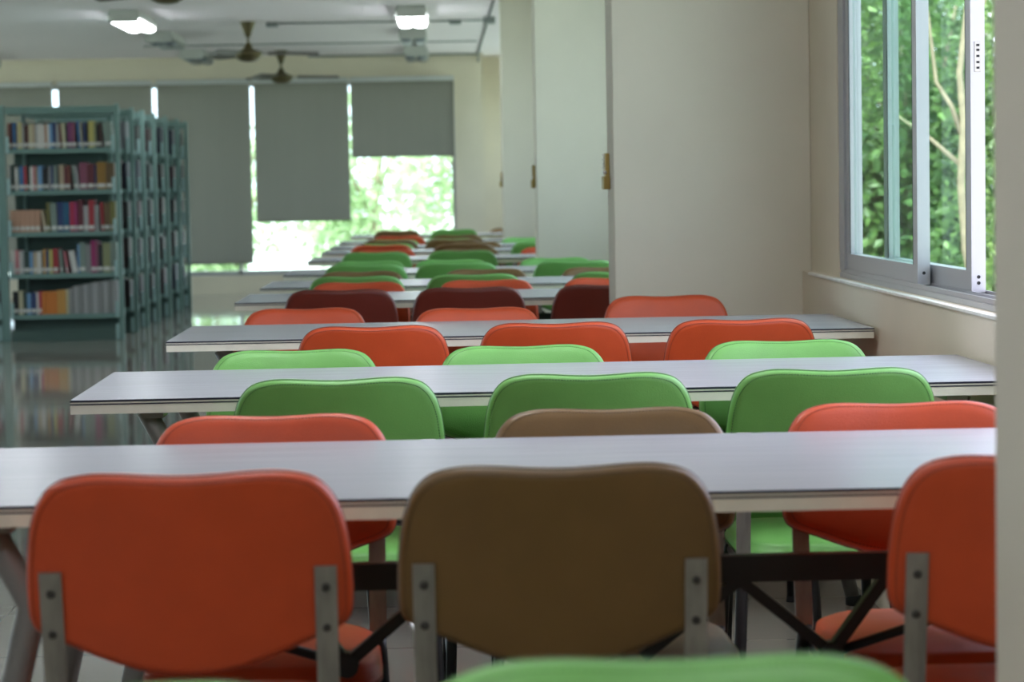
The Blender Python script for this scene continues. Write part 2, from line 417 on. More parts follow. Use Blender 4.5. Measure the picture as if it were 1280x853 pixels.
def make_chair(color):
    v, seam = VIN[color]
    r = empty('chair')
    b = MB(); cushion(b, OUTS, BPROF, on_back); bo = b.build('backrest', v, r)
    p = MB(); p.tube([on_back(u*.993, w_*.993, .0155) for u, w_ in OUTS], 0.0026, 6, closed=True); p.build('piping', seam, bo)
    st = MB(); sf = MB(); n = len(OUTS)
    for k in range(n):
        (u0, v0), (u1, v1) = OUTS[k], OUTS[(k+1) % n]
        for t in (0.12, 0.62):
            a = (u0 + (u1-u0)*t, v0 + (v1-v0)*t); c = (u0 + (u1-u0)*(t+.3), v0 + (v1-v0)*(t+.3))
            for q, sc_, dep in ((st, .958, .0018), (sf, .945, .0362)):
                q.tube([on_back(a[0]*sc_, a[1]*sc_, dep), on_back(c[0]*sc_, c[1]*sc_, dep)], 0.0008, 4)
    st.build('rear_stitching', seam, bo); sf.build('front_stitching', seam, bo)
    s = MB(); cushion(s, SO, SPROF, lambda u, w_, d: Vector((u, w_ + 0.025, 0.436 + d)))
    s.build('seat', v, r)
    pn = MB(); cushion(pn, SO, [(0,0),(.5,0),(.94,0),(.95,.012),(0,.012)], lambda u, w_, d: Vector((u*.97, w_*.97 + .025, .424 + d))); pn.build('seat_board', M['black'], r)
    for sx in (-1, 1):
        u = 0.165*sx
        up = MB(); lo = on_back(u, -.25, -.003)
        up.bar(on_back(u, .0, -.003), lo, 0.027, 0.005, up=(0,1,0)); uo = up.build('upright', M['steel'], r)
        for vv in (-.026, -.078):
            q = MB(); c = on_back(u, vv, -.0055); ax = (on_back(u, vv, -.011) - c)
            q.tube([c, c + ax*.35, c + ax*.6], [.0052, .0052, .003], 10); q.build('bolt', M['boltm'], uo)
        k = MB(); k.tube([(lo.x, lo.y+.006, .45), (sx*.168, lo.y-.004, .41), (sx*.178, lo.y-.03, .2), (sx*.186, lo.y-.055, .012)], .0115, 10); lg = k.build('leg', M['black'], r)
        k = MB(); k.lathe([(.012,0),(.0145,.002),(.0145,0),(.012,.022)], (sx*.1865, lo.y-.0555, 0), 12); k.build('foot_cap', M['rubber'], lg)
        k = MB(); k.tube([(sx*.16, .165, .416), (sx*.17, .182, .385), (sx*.18, .2, .2), (sx*.186, .215, .012)], .0115, 10); lg = k.build('leg', M['black'], r)
        k = MB(); k.lathe([(.012,0),(.0145,.002),(.0145,0),(.012,.022)], (sx*.1865, .2155, 0), 12); k.build('foot_cap', M['rubber'], lg)
        k = MB(); k.tube([(sx*.15, lo.y, .414), (sx*.16, .17, .414)], .010, 8); k.build('seat_rail', M['black'], r)
        k = MB(); k.tube([(sx*.181, lo.y-.037, .15), (sx*.183, .204, .15)], .008, 8); k.build('stretcher', M['black'], r)
    k = MB(); k.tube([(-.16, .12, .414), (.16, .12, .414)], .009, 8); k.tube([(-.155, -.1, .414), (.155, -.1, .414)], .009, 8); k.build('cross_bar', M['black'], r)
    return r
PROTO = {}
def chair(color, X, D, side, label, rz=0.0, sz=1.0):
    """D is the depth of the backrest; side N faces away from the camera, F toward it"""
    if color not in PROTO:
        o = PROTO[color] = make_chair(color)
    else: o = copy_tree(PROTO[color])
    o.location = (X, D + 0.205 if side == 'N' else D - 0.205, 0)
    o.rotation_euler = (0, 0, (0 if side == 'N' else PI) + rz)
    o.scale = (1, 1, sz)
    tag(o, label, 'chair', 'chairs along the study tables')
    return o

# ------------------------------------------------------------------ tables
TL, TD, TH = 1.86, 0.71, 0.75
def make_table():
    r = empty('table'); hx, hy = TL/2, TD/2
    t = MB(); t.box(-hx, hx, -hy, hy, TH-.027, TH-.0005); t.mi = 1
    t.box(-hx, hx, -hy, hy, TH-.0005, TH)
    t.build('tabletop', [M['cream_edge'], M['laminate']], r)
    e = .0007
    for z0, z1 in ((TH-.0042, TH-.0004), (TH-.0098, TH-.0072)):
        s = MB()
        s.box(-hx-e, hx+e, -hy-e, -hy, z0, z1); s.box(-hx-e, hx+e, hy, hy+e, z0, z1)
        s.box(-hx-e, -hx, -hy, hy, z0, z1); s.box(hx, hx+e, -hy, hy, z0, z1)
        s.build('edge_stripe', M['navy_line'], r)
    for sx in (-1, 1):
        for sy in (-1, 1):
            k = MB(); y = sy*(hy-.07)
            k.tube([(sx*(hx-.135), y, .722), (sx*(hx-.165), y, .665), (sx*(hx-.19), y, .615), (sx*(hx-.188), y, .595), (sx*(hx-.165), y, .5), (sx*(hx-.05), y, .02)], .019, 12)
            lg = k.build('leg', M['greytube'], r)
            k = MB(); k.lathe([(.018,0),(.022,.002),(.022,.026),(.019,.028)], (sx*(hx-.048), y, 0), 12); k.build('foot_cap', M['rubber'], lg)
        k = MB(); k.box(sx*(hx-.15)-.02, sx*(hx-.15)+.02, -hy+.05, hy-.05, .708, .7225); k.build('mount_plate', M['greytube'], r)
        k = MB(); k.tube([(sx*(hx-.19), -hy+.07, .605), (sx*(hx-.19), hy-.07, .605)], .014, 10); k.build('cross_bar', M['greytube'], r)
        # zigzag braces below the long rail
        ca = sx*(.5*(.43+.05)-.025)
        for (xa, za), (xb, zb) in ((( .215,.578),( .075,.47)), ((.215,.578),(.345,.47)), ((.425,.578),(.345,.47))):
            k = MB(); k.bar((sx*xa, 0.0, za), (sx*xb, 0.0, zb), .016, .022, up=(0,1,0)); k.build('brace', M['black'], r)
        k = MB(); k.tube([(sx*.345, -.018, .468), (sx*.345, .018, .468)], .017, 12); k.build('brace_hub', M['black'], r)
    k = MB(); k.box(-hx+.19, hx-.19, -.012, .012, .575, .613); k.build('long_rail', M['black'], r)
    for sx in (-1,1):
        k = MB(); k.tube([(sx*.345, 0, .468), (sx*(hx-.19), 0, .590)], .007, 8); k.build('stay', M['black'], r)
    return r
ORD = ['front', 'second', 'third', 'fourth', 'fifth', 'sixth', 'seventh', 'eighth', 'ninth', 'tenth', 'eleventh']
TY = [3.08, 4.65, 6.39, 8.48, 9.68, 11.11, 13.15, 14.65, 15.80, 17.25, 19.42]
t0 = make_table()
for i, y in enumerate(TY):
    o = t0 if i == 0 else copy_tree(t0)
    o.location = (0.21 if i else 0.2, y + TD/2, 0); o.rotation_euler = (0, 0, math.radians([0, .9, .3][i] if i < 3 else 0))
    if i == 1: o.location.x = 0.215
    if i == 2: o.location.x = 0.205
    lab = ('white laminate study table at the front of the row, across the whole picture' if i == 0 else
           'last white study table in the row, beside the far window' if i == 10 else
           'white laminate study table with dark edge lines, %s in the row from the front' % ORD[i])
    tag(o, lab, 'table', 'white study tables in one long row')

# chairs: table, side, colour, X, D
def tabname(i): return 'front table' if i == 0 else ('last table' if i == 10 else ORD[i] + ' table')
CH = []
def ch(i, side, lst, dd=None):
    base = TY[i] - .2 if side == 'N' else TY[i] + TD + .12
    for slot, (c, X, *rest) in lst: CH.append((i, side, slot, c, X, rest[0] if rest else base + (dd or 0), rest[1] if len(rest) > 1 else 0))
PX = lambda cx, D: (cx - 550.6) * D / F_PX
ch(0, 'N', [('a', ('orange', -.316, 2.91, .02)), ('m', ('brown', .138, 2.91, -.01)), ('w', ('orange', .742, 2.91, -.03))])
ch(0, 'F', [('a', ('orange', -.275, 3.90, .01)), ('m', ('brown', .259, 3.90, -.02)), ('w', ('orange', .735, 3.90, .02))])
ch(1, 'N', [('a', ('green', -.200, 4.46, .02)), ('m', ('green', 0.272, 4.46, -.02)), ('w', ('green', 0.724, 4.46, -.03))])
ch(1, 'F', [('a', ('green', -.333, 5.47)), ('m', ('green', .182, 5.47, .02)), ('w', ('green', .766, 5.47, -.01))])
ch(2, 'N', [('a', ('orange', -.178, 6.12, .01)), ('m', ('orange', .285, 6.12, -.02)), ('w', ('orange', .75, 6.12, .02))])
ch(2, 'F', [('a', ('orange', -.422, 7.49)), ('m', ('orange', .101, 7.2)), ('w', ('orange', .682, 7.45))])
ch(3, 'N', [('a', ('red', -.346, 8.25)), ('m', ('red', .091, 8.25)), ('w', ('red', .565, 8.27))])  # orange chairs, painted darker for the pillar's shade
ch(3, 'F', [('a', ('orange', PX(446, 9.3), 9.3)), ('m', ('orange', PX(605.5, 9.3), 9.3)), ('w', ('orange', PX(761, 9.3), 9.3))])
ch(4, 'N', [('a', ('green', PX(444, 9.47), 9.47)), ('m', ('green', PX(591, 9.47), 9.47)), ('w', ('green', PX(770, 9.47), 9.47))])
ch(4, 'F', [('a', ('brown', PX(450, 10.5), 10.5)), ('m', ('brown', PX(605, 10.5), 10.5)), ('w', ('brown', PX(752, 10.5), 10.5))])
ch(5, 'N', [('a', ('green', PX(455, 10.9), 10.9)), ('m', ('green', PX(570, 10.9), 10.9)), ('w', ('green', PX(718, 10.9), 10.9))])
ch(5, 'F', [('a', ('green', PX(459, 11.93), 11.93)), ('m', ('green', PX(563, 11.93), 11.93)), ('w', ('green', PX(693, 11.93), 11.93))])
ch(6, 'N', [('a', ('green', PX(469, 12.93), 12.93)), ('m', ('green', PX(576, 12.93), 12.93))])
ch(6, 'F', [('a', ('orange', PX(480, 13.97), 13.97)), ('m', ('brown', PX(585, 13.97), 13.97)), ('w', ('orange', PX(688, 13.97), 13.97))])
ch(7, 'N', [('a', ('orange', PX(476, 14.45), 14.45)), ('m', ('brown', PX(579, 14.45), 14.45)), ('w', ('green', PX(677, 14.45), 14.45))])
ch(7, 'F', [('a', ('green', PX(482, 15.47), 15.47)), ('m', ('brown', PX(592, 15.47), 15.47)), ('w', ('green', PX(675, 15.47), 15.47))])
ch(8, 'N', [('a', ('brown', PX(486, 15.68), 15.68)), ('m', ('brown', PX(566, 15.68), 15.68))])
ch(8, 'F', [('a', ('green', PX(490, 16.63), 16.63)), ('m', ('green', PX(564, 16.63), 16.63)), ('w', ('green', PX(658, 16.63), 16.63))])
ch(9, 'N', [('a', ('orange', PX(498, 17.05), 17.05)), ('m', ('brown', PX(570, 17.05), 17.05))])
ch(10, 'N', [('a', ('brown', PX(496, 19.2), 19.2)), ('m', ('green', PX(567, 19.2), 19.2))])
ch(10, 'F', [('w', ('brown', PX(638, 20.25), 20.25))])
CW = {'orange': 'orange', 'green': 'green', 'brown': 'olive brown', 'red': 'dark russet'}
SL = {'a': 'aisle end', 'm': 'middle', 'w': 'window end'}
for i, side, slot, c, X, D, rz in CH:
    if side == 'N': lab = '%s chair seen from behind, pushed in at the %s of the %s' % (CW[c], SL[slot], tabname(i))
    else: lab = '%s chair facing us across the %s, at its %s' % (CW[c], tabname(i), SL[slot])
    if (i, side, slot) == (2, 'F', 'w'): lab = 'orange chair facing us across the third table, pushed back against the cream pillar'
    chair(c, X, D, side, lab, rz, (.985 if D == 7.45 else .96 if D == 7.49 else .968) if side == 'F' else (1.0, .985, .985)[i] if i < 3 else .99)
chair('green', .155, 1.70, 'F', 'blurred light green chair back at the bottom edge, in front of the brown chair', .0)
chair('green', -.262, 1.648, 'F', 'light green chair barely showing at the bottom edge, in front of the orange chair', .0)

# ------------------------------------------------------------------ book shelves
SHZ = [.205, .52, .84, 1.16, 1.48]
SW, SDP = .87, .36
def make_shelf():
    """origin: front right floor corner of the unit; x runs to -SW, y to the rear"""
    r = empty('bookshelf')
    for x, y in ((-SW, 0), (0, 0), (-SW+.1, SDP-.03), (-.1, SDP-.03)):
        if True:
            hw_ = .018 if x > -.2 else .012
            k = MB(); k.box(x-hw_, x+hw_, y, y+.03, 0, 1.815 if y == 0 else 1.74, bev=.003)
            p = k.build('post', M['shelf'], r)
    for z in SHZ:
        k = MB(); k.box(-SW+.02, -.02, .004, SDP-.004, z-.03, z-.001); k.box(-SW+.02, -.02, .004, .010, z-.034, z+.002)
        k.build('shelf_board', M['shelf'], r)
        for x in (-SW+.021, -.046):
            k = MB(); k.box(x, x+.024, -.006, .004, z-.03, z+.095, bev=.004); k.build('bracket_plate', M['tab'], r)
    k = MB(); k.box(-SW+.02, -.02, .0, SDP, 1.745, 1.80); k.box(-SW+.02, -.02, -.006, .0, 1.785, 1.80); k.build('top_panel', M['shelf'], r)
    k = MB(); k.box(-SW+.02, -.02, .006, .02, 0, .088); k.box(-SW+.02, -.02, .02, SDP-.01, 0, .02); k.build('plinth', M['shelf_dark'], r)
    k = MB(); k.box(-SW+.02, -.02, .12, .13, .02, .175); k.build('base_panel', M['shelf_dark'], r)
    k = MB(); k.box(-SW+.02, -.13, SDP-.008, SDP-.004, .2, 1.69); k.build('shade_panel', M['shelf_dark'], r)  # added dark sheet stands for the shade behind the books
    k = MB()
    for z in SHZ: k.tube([(-SW+.02, SDP-.012, z+.06), (-.02, SDP-.012, z+.06)], .004, 6)
    k.build('book_stop', M['shelf_dark'], r)
    for x in (-.03,):
        for z in (.088, ):
            k = MB(); k.box(x-.016, x+.008, -.006, .006, .005, .125, bev=.004); k.build('bracket_plate', M['tab'], r)
    return r
SHY = [18.86, 19.76, 20.47, 21.28, 22.2, 23.17, 23.94]
SX = -2.47
sh0 = make_shelf()
SHLAB = ['front green steel bookshelf facing us, filled with coloured books', 'second green steel bookshelf, its end post just behind the front one',
         'third green steel bookshelf end in the receding row', 'fourth green steel bookshelf end in the receding row', 'fifth green steel bookshelf end in the receding row',
         'sixth green steel bookshelf end in the receding row', 'last green steel bookshelf end of the row, beside the long grey blind']
for i, y in enumerate(SHY):
    o = sh0 if i == 0 else copy_tree(sh0)
    o.location = (SX, y, 0); tag(o, SHLAB[i], 'bookshelf', 'green steel bookshelves standing one behind another')
o = copy_tree(sh0); o.location = (SX - SW - .0305, SHY[0], 0)
tag(o, 'green steel bookshelf cut by the picture edge, next to the front bookshelf', 'bookshelf', 'green steel bookshelves standing one behind another')

def book(x, y, z, th, h, dep, col, label, group, lean=0.0, lab=True, cname='book'):
    """x: left side of the spine, y: spine front"""
    r_, g_, b_ = col
    col = tuple(int(q*.84 + sum(col)/3*.03) for q in col)
    m = mat('book cloth %d %d %d' % col, rgb(*col), 0.55)
    k = MB(); t = .0022
    k.box(0, t, 0.004, dep, 0, h); k.box(th-t, th, 0.004, dep, 0, h); k.box(0, th, 0, .005, 0, h, bev=min(.0018, th*.2))
    o = k.build(cname, m); o.location = (x, y, z); o.rotation_euler = (0, lean, 0)
    tag(o, label, 'book', group)
    MB().box(t, th-t, .005, dep-.003, .003, h-.003).build('page_block', M['page'], o)
    if lab: MB().box(th*.08, th*.92, -.0006, .001, .018, .045).build('spine_label', M['label'], o)
    return o
BOOKC = {'brown red': (120,62,50), 'dark grey': (44,46,50), 'blue': (58,112,168), 'cream': (206,196,160), 'pale grey': (170,170,168), 'dark brown': (78,50,42), 'white': (218,212,204),
         'navy': (38,58,108), 'beige': (190,170,140), 'purple': (124,54,104), 'yellow': (200,186,104), 'black': (30,31,36), 'grey green': (128,144,134), 'dark green': (40,66,58),
         'red': (170,48,56), 'pink': (206,120,128), 'light blue': (110,156,196), 'maroon': (104,38,48), 'mauve': (140,72,96), 'gold': (150,110,40), 'salmon': (196,150,122),
         'olive': (128,122,62), 'teal': (28,92,124), 'crimson': (176,36,72), 'orange': (216,124,44), 'amber': (206,150,70), 'magenta': (156,40,100), 'grey': (140,140,138), 'khaki': (142,146,104), 'brown': (110,84,52)}
# (colour, thickness in cm, height in cm, lean)
SPEC = {
 4: [('brown red',3,20,0),('dark grey',1.3,19,0),('blue',2.4,20,0),('dark grey',1.0,18,0),('cream',2.2,20.5,0),('yellow',1.6,20,0),('pale grey',1.8,19.5,0),('dark brown',2.4,18,0),('maroon',1.4,18.5,0),
     ('cream',2.6,19,0),('beige',2.6,19.2,0),('pale grey',2.0,19,0),('white',3.2,19,0),('white',2.6,18.6,0),('salmon',2.0,18.6,0),('white',2.0,18.8,0),('light blue',2.6,19,0),('navy',2.8,20,0),('pale grey',2.4,19,0),('brown red',1.6,18.6,0),('cream',2.6,19.4,-.05),
     ('dark grey',1.4,18,0),('purple',3.6,20.5,0),('mauve',2.6,20,0),('black',1.2,18,0),('blue',1.8,21,-.06),('cream',1.6,20,-.06),('navy',2.6,20,0),('black',2.0,19,0),('yellow',4.6,20.8,0),('khaki',1.8,20,0),('black',2.6,18.4,0),('dark brown',2.2,19,0),('grey green',7.0,19.5,-.1)],
 3: [('pale grey',1.6,19,0),('dark green',2.6,20,0),('white',1.8,18,0),('grey green',1.4,18,0),('blue',3.0,19,0),('red',2.4,19,0),('dark green',2.2,19.4,0),('white',2.0,18.6,0),('pink',1.6,18.8,0),('beige',1.8,18,0),('light blue',3.0,19,0),('dark grey',2.2,17,0),('black',2.0,18,0),
     ('grey',2.0,18.6,0),('navy',1.6,19,0),('grey green',2.6,19,0),('black',1.2,18,0),('beige',3.6,19.6,0),('maroon',2.2,18,0),('brown red',2.4,19,0),('grey green',2.0,19.4,-.12),('pale grey',1.8,18.6,-.12),('mauve',5.6,21,0),('maroon',5.0,20,0),('navy',1.8,19,0),('gold',6.6,21,0),('brown',6.0,20.6,0)],
 2: [('salmon',3.6,17,0),('salmon',4.2,17,0),('salmon',4.0,17.2,0),('salmon',4.2,17,0),('salmon',4.0,17,0),('salmon',4.2,17.1,0),('beige',2.2,16.6,-.14),('olive',2.4,22.5,0),('grey green',5.0,22,-.04),('navy',4.6,23,0),('teal',5.2,22.5,0),('crimson',3.8,23,0),('magenta',2.4,22.6,0),
     ('maroon',5.0,24,0),('pale grey',4.0,20,0),('red',4.6,24,0),('grey',4.0,20,0),('red',2.4,22,-.05),('brown',4.6,22,0),('olive',4.4,23,0)],
 1: [('white',3.2,18,0),('pink',2.4,18.4,0),('white',1.6,18,0),('pale grey',2.2,17.6,0),('dark green',4.4,17.4,0),('light blue',2.4,17.2,0),('beige',3.2,16.8,0),('white',3.4,17.2,0),('black',1.2,16,0),('amber',2.0,18.6,0),('navy',2.4,18,0),('yellow',2.6,18.4,0),('red',4.4,19,0),('grey green',2.2,18.4,-.06),
     ('pink',1.6,17,-.12),('white',4.2,17.2,-.16),('light blue',1.6,22,0),('grey green',4.4,23.4,0),('grey',4.0,22,0),('magenta',3.6,25,0),('mauve',2.2,24,0),('dark grey',3.2,20,0),('khaki',6.0,23,0),('grey green',4.6,23.6,0)],
 0: [('black',4.6,18,0),('cream',3.0,18.4,0),('dark green',3.0,18,0),('light blue',2.6,16.8,0),('navy',4.0,17,0),('white',1.6,17.4,0),('crimson',2.2,18,0),('orange',2.6,17.6,0),('orange',3.0,17.5,0),('orange',2.8,17.7,0),('orange',2.6,17.6,0),('amber',3.0,18.6,0),('amber',3.4,18.8,0),('cream',2.0,19,0),
     ('grey',3.4,20,0),('pale grey',3.2,21.5,0),('grey',3.6,22,0),('pale grey',3.4,22.6,0),('grey',3.6,23.2,0),('pale grey',4.0,24,0),('grey',3.6,24.4,0),('pale grey',3.8,25,0),('grey',3.6,25,0),('pale grey',3.2,25.2,0)]}
SHN = {4: 'top shelf', 3: 'second shelf', 2: 'third shelf', 1: 'fourth shelf', 0: 'bottom shelf'}
def nth(n): return '%d%s' % (n, 'th' if 10 <= n % 100 <= 20 else {1:'st',2:'nd',3:'rd'}.get(n % 10, 'th'))
for lv, lst in SPEC.items():
    avail = SW - .062; tot = sum(a[1] for a in lst) / 100 + len(lst) * .0008
    extra = sum(abs(math.sin(a[3])) * a[2] / 100 + .003 for a, p in zip(lst, [lst[0]] + lst[:-1]) if a[3] != p[3] and a[3] < 0)
    kx = min(1.0, (avail - extra) / tot) if tot > 0 else 1
    if tot + extra < avail: kx = (avail - extra) / tot
    x = SX - SW + .03; pl = 0.0
    for n, (c, th, h, ln) in enumerate(lst):
        th = th / 100 * kx; h = h / 100
        sz = 'thick ' if th > .042 else ('slim ' if th < .018 else '')
        lab = '%s%s book, %s along the %s of the front bookshelf' % (sz, c, nth(n+1), SHN[lv])
        off = abs(math.sin(ln)) * h + .003 if ln < 0 and ln != pl else 0; pl = ln
        book(x + off, SHY[0] + .028 + rnd.uniform(0, .012), SHZ[lv] + (abs(math.sin(ln))*th if ln > 0 else 0.0005), th, h, .15 + rnd.uniform(0, .03), BOOKC[c],
             lab, 'books on the %s of the front bookshelf' % SHN[lv], ln, lab=(c not in ('grey',) and lv != 0) or n < 7)
        x += th + .0008 * kx + off
# neighbouring bay: just the books beside the shared post
sl = {4: ['blue','navy','light blue','cream'], 3: ['white','pale grey','dark green'], 2: ['white','dark grey','pale grey'], 1: ['mauve','white','dark green'], 0: ['pale grey','light blue','grey green','white']}
for lv, cs in sl.items():
    x = SX - SW - .0305 - .05
    for n, c in enumerate(cs):
        th = rnd.uniform(.02, .03); x -= th + .001
        book(x, SHY[0] + .03, SHZ[lv] + .0005, th, rnd.uniform(.17, .2), .16, BOOKC[c], '%s book %s from the shared post, %s of the cut-off bookshelf' % (c, nth(n+1), SHN[lv]), 'books on the cut-off bookshelf', 0)
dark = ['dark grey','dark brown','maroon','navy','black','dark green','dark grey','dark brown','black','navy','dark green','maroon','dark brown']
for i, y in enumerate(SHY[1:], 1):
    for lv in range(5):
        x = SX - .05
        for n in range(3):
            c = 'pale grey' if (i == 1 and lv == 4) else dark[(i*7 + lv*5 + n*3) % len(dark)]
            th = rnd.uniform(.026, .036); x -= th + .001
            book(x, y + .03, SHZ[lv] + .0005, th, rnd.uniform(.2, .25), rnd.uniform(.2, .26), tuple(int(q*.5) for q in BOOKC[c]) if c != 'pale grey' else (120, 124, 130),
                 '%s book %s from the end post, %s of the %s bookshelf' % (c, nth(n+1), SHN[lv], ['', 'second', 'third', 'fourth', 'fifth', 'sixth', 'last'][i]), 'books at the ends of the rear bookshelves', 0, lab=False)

# ------------------------------------------------------------------ ceiling fittings
def make_fan():
    r = empty('ceiling_fan')
    MB().lathe([(.012,-.135),(.022,-.13),(.035,-.09),(.06,-.03),(.068,-.004),(.068,0)]).build('mount_cup', M['bronze'], r)
    MB().tube([(0,0,-.09),(0,0,-.2)], .011, 12).build('rod', M['bronze'], r)
    MB().lathe([(.02,-.345),(.06,-.338),(.095,-.318),(.118,-.285),(.122,-.268),(.115,-.258),(.08,-.245),(.04,-.225),(.028,-.195),(.016,-.18),(.012,-.175)]).build('motor_housing', M['bronze'], r)
    for k in range(3):
        a = 2*PI*k/3 + .1; c, s = math.cos(a), math.sin(a); d = Vector((c, s, 0)); n = Vector((-s, c, 0))
        b = MB()
        b.bar(d*.10 + Vector((0,0,-.27)), d*.2 + Vector((0,0,-.272)), .03, .006)
        ob = b.build('blade_arm', M['bronze'], r)
        b = MB(); g = []
        for t, wd in ((.17,.045),(.22,.055),(.4,.062),(.54,.066),(.6,.05)):
            p = d*t + Vector((0,0,-.272 - .012*(t-.17)))
            g.append([b.bm.verts.new(p + n*wd*q + Vector((0,0,q*.014 + dz))) for q, dz in ((-1,-.003),(1,-.003),(1,.003),(-1,.003))])
        for A, B in zip(g, g[1:]):
            for q in range(4): b._face([A[q], A[(q+1)%4], B[(q+1)%4], B[q]])
        b._face(g[0][::-1]); b._face(g[-1]); b.build('blade', M['blade'], r)
    return r
f0 = make_fan()
for i, (x, y, lab) in enumerate([(-1.62, 21.1, 'bronze ceiling fan in plain view, hanging lower between the lamps'), (-1.63, 25.6, 'bronze ceiling fan closest to the far window wall'), (-1.57, 14.4, 'bronze ceiling fan whose rounded bottom peeks in at the top edge')]):
    o = f0 if i == 0 else copy_tree(f0)
    o.location = (x, y, CEIL); o.rotation_euler = (0, 0, [0.0, .05, .3][i]); tag(o, lab, 'ceiling fan', 'bronze ceiling fans')

def make_lamp(on):
    r = empty('ceiling_lamp')
    k = MB(); L = .58
    pr = [(-.11, 0), (.11, 0), (.13, -.07), (-.13, -.07)]
    v = [[k.bm.verts.new((x, y, z)) for x, z in pr] for y in (-L, L)]
    for q in range(4): k._face([v[0][q], v[0][(q+1)%4], v[1][(q+1)%4], v[1][q]])
    k._face(v[0]); k._face(v[1][::-1]); k.build('housing', M['fixture'], r)
    for x in (-.062, .062):
        t = MB(); t.tube([(x, -L+.02, -.085), (x, L-.02, -.085)], .05, 12, squash=.45); t.build('tube', M['tube_on'] if on else M['tube_off'], r)
    for y in (-L+.01, L-.01):
        t = MB(); t.box(-.115, .115, y-.01, y+.01, -.1, -.069); t.build('end_cap', M['fixture'], r)
    return r
l_on, l_off = make_lamp(True), make_lamp(False)
used = set()
for x, y, on, lab in [(-2.47, 20.05, True, 'lit ceiling lamp above the bookshelves'), (-.2, 20.0, True, 'lit ceiling lamp above the row of tables'),
                      (-2.5, 22.7, False, 'unlit ceiling lamp beyond the lit one above the bookshelves'), (-.22, 22.75, False, 'unlit ceiling lamp just beyond the lit one above the tables'),
                      (-2.5, 25.6, False, 'pale unlit ceiling lamp beside the fan, close to the window wall'), (-.22, 25.75, False, 'last unlit ceiling lamp above the short blind'), (-4.75, 25.6, False, 'unlit ceiling lamp cut by the picture edge near the window wall'),
                      (-.2, .9, True, 'added fill lamp overhead, above the blurred light green chairs'), (-2.47, .9, True, 'added fill lamp overhead, over the aisle beside the blurred light green chairs'), (-.2, 4.75, True, 'added fill lamp overhead, above the second table'),  # this and the following lamps are added for fill, out of view
                      (-2.47, 4.75, True, 'added fill lamp overhead, over the aisle beside the second table'), (-2.47, 14.1, True, 'added fill lamp overhead, over the aisle before the bookshelves'),
                      (-4.75, 14.1, True, 'added fill lamp overhead, far out over the open floor before the bookshelves')]:
    p = l_on if on else l_off
    o = copy_tree(p) if p.name in used else p
    used.add(p.name); o.location = (x, y, CEIL); tag(o, lab, 'ceiling lamp', 'tube lamps on the ceiling')

k = MB(); k.tube([(-1.45, 21.25, CEIL-.0095), (.425, 21.25, CEIL-.0095)], .008, 8)
o = k.build('conduit', M['conduit']); tag(o, 'grey cable conduit running along the ceiling past the lit lamp', 'conduit', 'ceiling conduits')
for x in (-1.42, .16):
    q = MB(); q.box(x-.05, x+.05, 21.2, 21.3, CEIL-.04, CEIL-.0005, bev=.005); q.build('junction_box', M['conduit'], o)
k = MB(); k.tube([(-2.9, 24.3, CEIL-.0085), (.4, 24.3, CEIL-.0085)], .008, 8)  # thin ceiling conduits: this run and the two below
tag(k.build('thin_conduit', M['conduit']), 'thin grey conduit run across the ceiling behind the bronze fan', 'cable', 'thin ceiling conduits')
k = MB(); k.tube([(.44, 19.05, CEIL-.0105), (.44, 26.4, CEIL-.0105), (.44, 26.55, CEIL-.03), (.44, 26.585, CEIL-.1)], .010, 8)
o = k.build('thin_conduit', M['conduit']); tag(o, 'thin conduit running along the ceiling toward the cream corner', 'cable', 'thin ceiling conduits')
q = MB(); q.box(.40, .50, 20.9, 21.1, CEIL-.055, CEIL-.0005, bev=.006); q.build('junction_box', M['conduit'], o)
k = MB(); k.tube([(-1.4, 26.585, CEIL-.012), (.44, 26.585, CEIL-.012)], .010, 8)
tag(k.build('thin_conduit', M['conduit']), 'grey conduit along the top of the cream window wall', 'cable', 'thin ceiling conduits')

# small brass latches on the pillar sides
def latch():
    r = empty('wall_latch')
    MB().box(-.014, 0, -.03, .03, -.012, .105, bev=.002).build('plate', M['brass'], r)
    MB().box(-.022, 0, -.055, .045, -.012, .03, bev=.003).build('keeper', M['brass'], r)
    q = MB(); q.lathe([(.003,-.006),(.006,-.003),(.006,.003),(.003,.006)], (-.018, -.055, .043), 10); q.build('pin', M['bead'], r)
    for dz in (.1, .085, .07, .058):
        q = MB(); q.lathe([(.0015,-.0045),(.004,-.002),(.004,.002),(.0015,.0045)], (-.016, .02, dz), 8); q.build('rivet', M['bead'], r)
    return r
la = latch()
for i, (x, y, lab) in enumerate([(.551, 7.95, 'small brass latch on the side of the pillar beside the sliding window'), (.49, 12.56, 'small brass latch on the middle pillar edge'), (.483, 18.9, 'small brass latch on the thin pillar before the far wall')]):
    o = la if i == 0 else copy_tree(la)
    o.location = (x, y, 1.135); tag(o, lab, 'latch', 'brass latches on the pillars')

